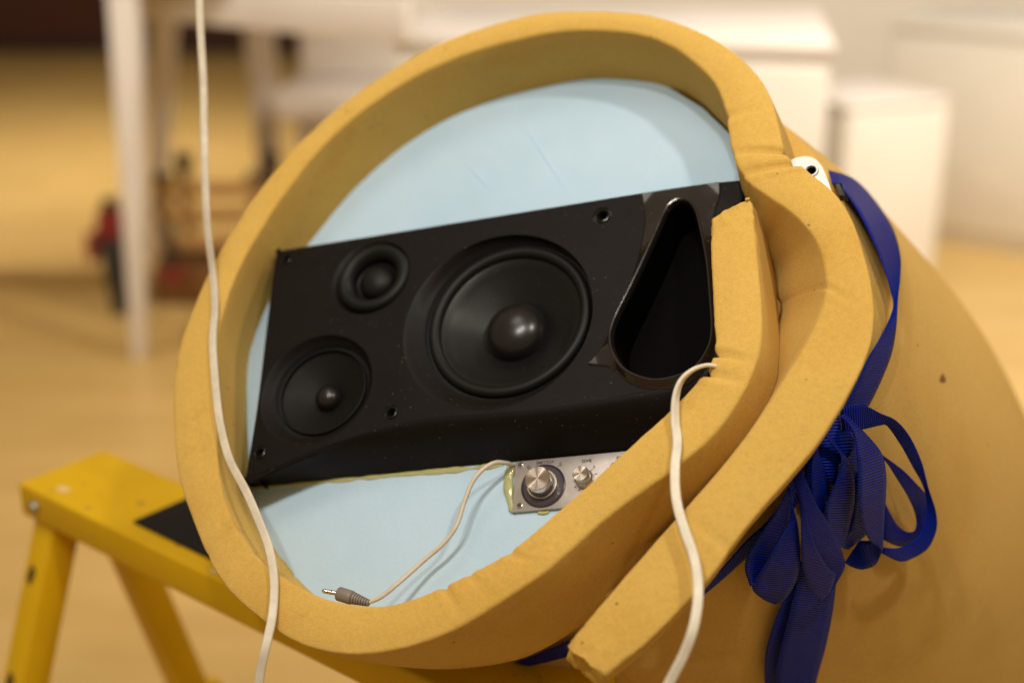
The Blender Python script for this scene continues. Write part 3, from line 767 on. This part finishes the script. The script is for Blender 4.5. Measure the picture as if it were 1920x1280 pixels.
ribbon('ribbon_loop', [(1630,835),(1658,855),(1692,880),(1717,905),(1738,930),(1742,965),(1726,1005),(1690,1024),(1652,1010)],
       [(1640,850),(1661,866),(1681,896),(1704,934),(1717,968),(1716,992),(1702,998),(1682,984),(1655,935)], [.03, .035, .04, .035, .025, .018], [.03, .03, .028, .022, .016, .012])
ribbon('ribbon_loop', [(1575,780),(1589,792),(1603,818),(1608,865),(1610,927),(1614,974),(1630,1012),(1650,1026)],
       [(1585,775),(1600,790),(1630,820),(1653,850),(1661,885),(1661,927),(1658,970),(1655,1030)], [.03, .05, .06, .062, .06, .05, .045], [.025, .045, .055, .057, .055, .05, .045])
ribbon('ribbon_loop', [(1655,1030),(1642,1057),(1617,1067),(1596,1062),(1581,1052)], [(1650,992),(1632,1012),(1612,1014),(1600,1030),(1584,1054)], [.044, .035, .025, .02], [.044, .03, .012, .018])
ribbon('ribbon_loop', [(1540,810),(1560,832),(1577,860),(1566,906),(1547,952),(1553,990),(1573,1022)], [(1550,805),(1569,834),(1590,862),(1602,902),(1601,946),(1591,990),(1583,1026)], [.03, .04, .045, .04, .035], [.028, .036, .038, .03, .03])
ribbon('ribbon_loop', [(1600,850),(1605,900),(1600,960),(1590,1000),(1570,1024)], [(1632,850),(1640,900),(1636,960),(1625,1000),(1590,1030)], [.012, .015, .015, .012])
ribbon('ribbon_loop', [(1518,820),(1524,846),(1521,896),(1524,940),(1536,968)], [(1528,815),(1536,850),(1546,880),(1550,915),(1545,960)], [.03, .035, .035, .03])
ribbon('ribbon_loop', [(1495,860),(1530,942),(1552,976),(1568,1008),(1581,1040),(1584,1062),(1570,1090),(1553,1116),(1540,1126)],
       [(1490,880),(1504,955),(1508,990),(1515,1014),(1532,1042),(1552,1068),(1552,1088),(1545,1105),(1536,1126)], [.035, .04, .042, .04, .036, .034], [.03, .036, .038, .036, .030, .032])
ribbon('ribbon_loop', [(1485,850),(1500,925),(1513,975),(1530,1025),(1552,1062),(1566,1076),(1556,1108),(1541,1124)], [(1478,870),(1499,945),(1502,1000),(1504,1055),(1513,1092),(1526,1112),(1536,1122),(1541,1127)], [.04, .047, .052, .054, .046, .036], [.038, .045, .05, .052, .044, .036])
ribbon('ribbon_loop', [(1490,890),(1459,950),(1427,999),(1402,1040),(1397,1067),(1406,1098)], [(1495,900),(1484,950),(1477,990),(1464,1022),(1447,1055),(1427,1096)], [.03, .034, .034, .032, .034], [.03, .028, .026, .026, .032])
ribbon('ribbon_loop', [(1478,890),(1483,943),(1480,974),(1462,1006),(1437,1052),(1410,1098),(1430,1122),(1453,1132)], [(1484,890),(1487,943),(1497,990),(1500,1052),(1491,1091),(1479,1113),(1468,1124),(1457,1132)], [.03, .036, .04, .04, .034, .028], [.03, .036, .044, .046, .04, .03])
ribbon('ribbon_tail', [(1510,1060),(1502,1078),(1466,1132),(1444,1190),(1434,1235),(1434,1300)], [(1530,1060),(1522,1080),(1500,1132),(1482,1190),(1464,1235),(1452,1300)], [.012, .010, .010, .012])
ribbon('ribbon_tail', [(1500,1050),(1496,1085),(1484,1132),(1470,1190),(1458,1240),(1452,1300)], [(1570,1060),(1567,1099),(1560,1153),(1548,1212),(1535,1258),(1525,1300)], [.016, .018, .020, .022], [.022, .026, .026, .026])
ribbon('ribbon_band', [(1500,900),(1440,975),(1400,1012),(1350,1068),(1300,1112),(1270,1130)], [(1510,925),(1450,1005),(1404,1042),(1352,1088),(1302,1128),(1275,1142)], [.012, .012, .012])
ribbon('ribbon_band', [(1160,1165),(1090,1192),(1040,1213),(980,1236),(900,1259),(860,1268)], [(1165,1192),(1095,1220),(1046,1235),(990,1248),(906,1263),(866,1271)], [.006, .006, .006])
ribbon('ribbon_loop', [(1550,800),(1545,850),(1550,920),(1560,980),(1572,1018)], [(1610,800),(1612,850),(1608,920),(1600,980),(1590,1018)], [.012, .014, .014, .014])
nk = [on_body(1768 + 5 * math.cos(a * .5236) + 2 * math.sin(a), 708 + 9 * math.sin(a * .5236), .0012) for a in range(12)]
mesh_obj('nick', [on_body(1768, 708, .0022)] + nk, [(0, k + 1, (k + 1) % 12 + 1) for k in range(12)], 'nick', body)
# knot behind the tail of the rim
bm = bmesh.new(); bmesh.ops.create_uvsphere(bm, u_segments=32, v_segments=20, radius=1)
kc = on_body(1540, 842, .010); vs = []
for v in bm.verts:
    c = v.co; k_ = 1 + .25 * math.sin(6 * math.atan2(c.y, c.x) + 4 * c.z) * (1 - c.z ** 2)
    vs.append(kc + cr * (c.x * .022 * k_) + cu * (c.y * .030 * k_) - cf * (c.z * .014))
bm.verts.index_update(); fs = [[v.index for v in f.verts] for f in bm.faces]; bm.free()
mesh_obj('knot', vs, fs, 'ribbon', rib, uvs=[((v - kc).dot(cu), 0) for v in vs])

# ------------------------------------------------------------------ metal clip
clip = empty('metal_clip', pl(1530, 335, .06), 'small silver metal clip gripping foam beside the ribbon end', 'clip')
def plate(name, pxs, t, th, m, parent, hole=None):
    L = crom([uv(*p, t) for p in pxs], 60, True); loops = [[loc(p.x, p.y, t) for p in L]]
    H = None
    if hole:
        hc = uv(*hole[0], t); hr = rad(hole[0], hole[1]); H = circ(hc, hr, t, 28); loops.append(H)
    v, f = fill(loops); b0 = len(v); a = len(L)
    for lp in loops:
        b = len(v); a = len(lp)
        for p in lp: v.append(p)
        for p in lp: v.append(p - N * th)
        for i in range(a): f.append((b + i, b + (i + 1) % a, b + a + (i + 1) % a, b + a + i))
    return mesh_obj(name, v, f, m, parent, angle=40)
jaw = plate('clip_plate', [(1480,303),(1494,296),(1512,293),(1528,298),(1541,312),(1549,330),(1558,355),(1566,375),(1572,395),(1560,400),(1520,360),(1490,320)], .030, .0012, 'clip', clip, ((1521, 321), 10))
lathe('eyelet', uv(1521, 321, .03), [(rad((1521, 321), 10), .0312), (rad((1521, 321), 10.5), .0285), (rad((1521, 321), 13.5), .0285), (rad((1521, 321), 14.5), .030)], 'clip', jaw, n=32)
lathe('eyelet_hole', uv(1521, 321, .03), [(rad((1521, 321), 10.3), .0312), (rad((1521, 321), 9), .040), (.0004, .0405)], 'hole', jaw, n=32)
frame_box('clip_jaw', pl(1567, 352, .045), (pl(1577, 375, .045) - pl(1567, 352, .045)).normalized(), (U * .9 - V * .3).normalized(), N, (.014, .005, .006), 'dark', clip, .001)

# ------------------------------------------------------------------ yellow trestle
ZS = .605
c0_, c1_, c2_ = at_z(33, 904, ZS), at_z(420, 1091, ZS), at_z(203, 845, ZS)
la = (c1_ - c0_); la.z = 0; la.normalize(); sa = Vector((-la.y, la.x, 0))
wid = (c2_ - c0_).dot(sa)
print('beam width', wid, 'dir', la, 'start', c0_)
LEN = .74; TH = .040
trs = empty('trestle', (c0_.x, c0_.y, 0), 'yellow painted wooden trestle carrying the foam drum', 'trestle')
frame_box('top_board', c0_ - Vector((0, 0, TH)), la, sa, Vector((0, 0, 1)), (LEN, wid, TH), 'yellow', trs, .004, 3)
def tleg(along, side):
    zt = ZS - TH - .001; a0 = c0_ + la * along + sa * (.006 if side < 0 else wid - .006 - .036)
    a0.z = zt; k_ = .36 if side < 0 else .30; a0 -= la * (.012 if side > 0 else 0)
    f0 = a0 + sa * (side * k_ * zt); f0.z = 0
    w1, w2 = .036, .040
    q = lambda o: [o, o + la * w1, o + la * w1 + sa * w2, o + sa * w2]
    return hexa('leg', q(f0), q(a0), 'yellow', trs, .002)
for al in (.016, LEN - .06):
    tleg(al, -1); tleg(al, 1)
for al in (.02, LEN - .056):
    o_ = c0_ + la * (al + .004) + sa * (-.36 * .33 + .01); o_.z = .22
    frame_box('cross_brace', o_, la, sa, Vector((0, 0, 1)), (.02, wid + .36 * .66 - .02, .03), 'yellow', trs, .002)
b_o = at_z(70, 953, ZS)   # bolt on the side face
bo = c0_ + la * .030 - Vector((0, 0, .021))
turned('bolt', bo + sa * .001, -sa, [(0, .008), (.003, .008), (.004, .0066), (.006, .006), (.007, .004)], 'boltm', trs, 16)
def leg_mark(z, along, rx, m):
    zt = ZS - TH - .001; o_ = c0_ + la * (.016 + along) + sa * (.006 - .36 * (zt - z)); o_.z = z
    ax_ = (-sa * 1 + Vector((0, 0, -.36)) * 0).normalized()
    up_ = (sa * .36 + Vector((0, 0, 1))).normalized(); nn = la.cross(up_).normalized(); nn = nn if nn.dot(-sa) > 0 else -nn
    v_ = [o_ + nn * .0012] + [o_ + nn * .0004 + la * (rx * .55 * math.cos(k * .5236) * (1 + .3 * math.sin(k * 2.1))) + up_ * (rx * math.sin(k * .5236)) for k in range(12)]
    mesh_obj('knot_hole', v_, [(0, k + 1, (k + 1) % 12 + 1) for k in range(12)], m, trs)
leg_mark(.505, .014, .012, 'knotm'); leg_mark(.385, .013, .013, 'knotm')
def top_mark(al, ac_, rx, ry, m, name):
    o_ = c0_ + la * al + sa * ac_
    v_ = [o_ + Vector((0, 0, .0009))] + [o_ + Vector((0, 0, .0003)) + la * (rx * math.cos(k * .5236) * (1 + .3 * math.sin(k * 2.7))) + sa * (ry * math.sin(k * .5236)) for k in range(12)]
    mesh_obj(name, v_, [(0, k + 1, (k + 1) % 12 + 1) for k in range(12)], m, trs)
top_mark(.055, .022, .010, .006, 'scuff', 'paint_scuff'); top_mark(.150, .055, .006, .004, 'knotm2', 'paint_scuff'); top_mark(.115, .012, .004, .003, 'knotm2', 'paint_scuff'); top_mark(.33, .008, .006, .003, 'scuff', 'paint_scuff')
pad = None
pq = [at_z(252, 980, ZS), at_z(345, 946, ZS), at_z(470, 1040, ZS), at_z(395, 1056, ZS)]
pa_ = at_z(250, 981, ZS); ua = (at_z(345, 947, ZS) - pa_); ua.z = 0
pv = (at_z(386, 1046, ZS) - pa_); pv.z = 0; l1 = pv.length; pv.normalize(); pu = Vector((-pv.y, pv.x, 0))
pado = frame_box('rubber_pad', pa_ + Vector((0, 0, .0006)), pv, pu, Vector((0, 0, 1)), (.13, .085, .003), 'pad', None, .001)
pado['label'] = 'thin black pad lying on the yellow trestle top'; pado['category'] = 'pad'

# ------------------------------------------------------------------ background: tall white table
def vleg(name, px, py, w_foot, w_top, h, parent, m='white', lean=(0, 0)):
    f = at_z(px, py); a, b = w_foot / 2, w_top / 2; T = Vector((f.x + lean[0], f.y + lean[1], h))
    q = lambda o, r: [o + Vector((-r, -r, 0)), o + Vector((r, -r, 0)), o + Vector((r, r, 0)), o + Vector((-r, r, 0))]
    hexa(name, q(f, a), q(T, b), m, parent, .004); return f
tf = at_z(262, 668)
tab = empty('work_table', (tf.x, tf.y, 0), 'blurred tall white table with tapered legs at upper left', 'table')
X, Y, Z = Vector((1, 0, 0)), Vector((0, 1, 0)), Vector((0, 0, 1))
f1 = vleg('leg', 262, 668, .034, .072, .94, tab, lean=(.05, 0)); f2 = vleg('leg', 291, 476, .045, .075, .94, tab, lean=(.12, 0)); f3 = vleg('leg', 520, 480, .06, .085, .94, tab, lean=(-.02, 0))
ap0, ap1 = at_z(262, 34, .845), at_z(760, 84, .845); apd = ap1 - ap0; apl = apd.length; apd.normalize()
frame_box('apron', ap0, apd, Vector((-apd.y, apd.x, 0)), Z, (apl, .03, .095), 'white', tab, .004)
frame_box('table_top', Vector((f1.x - 1.3, f1.y - .05, .942)), X, Y, Z, (1.85, f2.y - f1.y + .25, .035), 'white', tab, .006)
# white stool beside it
sp = at_depth(512, 228, 4.0)
stool = empty('white_stool', (sp.x, sp.y, 0), 'blurred white seat partly hidden behind the drum rim', 'stool')
frame_box('seat', Vector((sp.x, sp.y, sp.z)), X, Y, Z, (.42, .36, .07), 'white', stool, .015)
frame_box('side_panel', Vector((sp.x + .05, sp.y + .10, 0)), X, Y, Z, (.36, .20, sp.z - .002), 'white', stool, .006)
frame_box('backrest', Vector((sp.x + .04, sp.y + .30, sp.z + .072)), X, Y, Z, (.40, .05, .55), 'white', stool, .012)
# white cabinets
def cabinet(name, o, ax_, size, label, m='cream', door=True, top='white'):
    ay_ = Vector((-ax_.y, ax_.x, 0)); r = empty(name, o, label, 'cabinet')
    frame_box('carcass', o + Z * .0, ax_, ay_, Z, (size[0], size[1], size[2] - .026), m, r, .006)
    frame_box('cabinet_top', o + Z * (size[2] - .025) - ax_ * .008 - ay_ * .012, ax_, ay_, Z, (size[0] + .016, size[1] + .02, .025), top, r, .005)
    if door:
        frame_box('door', o - ay_ * .020 + ax_ * .012 + Z * .05, ax_, ay_, Z, (size[0] - .024, .018, size[2] - .10), m, r, .004)
    return r
ca = at_depth(742, 70, 3.15); cb_ = at_depth(1560, 78, 3.02)
z1 = (ca.z + cb_.z) / 2; d1 = (cb_ - ca); d1.z = 0; L1 = d1.length; d1.normalize()
cabinet('white_cabinet', Vector((ca.x, ca.y, 0)), d1, (L1, .62, z1), 'bright cream cabinet behind the top of the drum')
g0, g1 = at_z(1640, 432), at_z(1960, 482); d2 = g1 - g0; d2.z = 0; d2.normalize()
cabinet('white_cabinet', Vector((g0.x, g0.y, 0)) , d2, (1.3, .5, .70), 'low cream cabinet at far right with floor before it', top='cream')
# far white counter closing the view along the top
h0 = at_z(560, 180); 
cabinet('white_counter', Vector((-.75, 5.6, 0)), X, (4.4, .6, .92), 'long pale counter at the far back behind the table', door=False)
# pale plinth between the cabinets
bc = at_depth(1640, 185, 3.9); a_ = R(24); bx_, by_ = Vector((math.cos(a_), math.sin(a_), 0)), Vector((-math.sin(a_), math.cos(a_), 0))
bo_ = Vector((bc.x, bc.y, 0)) - bx_ * .16 - by_ * .10
box_ = empty('pale_plinth', (bc.x, bc.y, 0), 'pale square plinth standing between the two cream cabinets', 'plinth')
frame_box('plinth_body', bo_, bx_, by_, Z, (.34, .34, bc.z - .012), 'cream', box_, .012)
frame_box('plinth_top', bo_ + Z * (bc.z - .011), bx_, by_, Z, (.34, .34, .02), 'white', box_, .009)
# wooden crate with corner posts and tools under the table
k0 = at_z(292, 572); k1 = at_z(520, 572)
crt = empty('wooden_crate', (k0.x, k0.y, 0), 'brown slatted wooden crate with dark post caps under the table', 'crate')
cw = k1.x - k0.x; cd = .30; ch = .12
frame_box('base_box', Vector((k0.x, k0.y, 0)), X, Y, Z, (cw, cd, ch), 'wood', crt, .006)
for (dx, dy) in ((.03, .0), (cw - .06, .0), (.03, cd - .04), (cw - .06, cd - .04)):
    pz = .34
    frame_box('post', Vector((k0.x + dx, k0.y + dy + .001, ch + .001)), X, Y, Z, (.035, .035, pz - ch), 'wood', crt, .003)
    frame_box('post_cap', Vector((k0.x + dx - .008, k0.y + dy - .006, pz + .002)), X, Y, Z, (.05, .05, .04), 'dark', crt, .006)
for zz in (.17, .25, .32):
    frame_box('slat', Vector((k0.x + .02, k0.y - .014, zz)), X, Y, Z, (cw - .04, .013, .042), 'palewood', crt, .003)
r0_ = at_depth(322, 500, (Vector((k0.x, k0.y, .18)) - CP).dot(cf) - .05)
clampo = empty('red_clamp', r0_, 'red and dark clamp hooked on the crate front', 'clamp')
frame_box('clamp_bar', r0_ + Vector((-.012, -.006, -.01)), X, Y, Z, (.026, .012, .14), 'dark', clampo, .004)
frame_box('clamp_grip', r0_ + Vector((-.030, -.010, -.045)), X, Y, Z, (.062, .022, .040), 'red', clampo, .006)
q0 = at_z(230, 585); dr = empty('power_tool', q0, 'red and black hand tool standing on the floor by the table leg', 'tool')
hexa('tool_body', [q0 + Vector((a, b, 0)) for a, b in ((-.02, -.03), (.03, -.03), (.03, .03), (-.02, .03))], [q0 + Vector((a, b, .22)) for a, b in ((-.045, -.025), (.02, -.025), (.02, .025), (-.045, .025))], 'dark', dr, .006)
hexa('tool_head', [q0 + Vector((a, b, .221)) for a, b in ((-.05, -.03), (.03, -.03), (.03, .03), (-.05, .03))], [q0 + Vector((a, b, .30)) for a, b in ((-.04, -.025), (.02, -.025), (.02, .025), (-.04, .025))], 'red', dr, .008)
frame_box('tool_handle', q0 + Vector((-.082, -.015, .15)), X, Y, Z, (.032, .03, .085), 'red', dr, .008)
frame_box('tool_cap', q0 + Vector((-.025, -.02, .302)), X, Y, Z, (.04, .04, .03), 'dark', dr, .006)
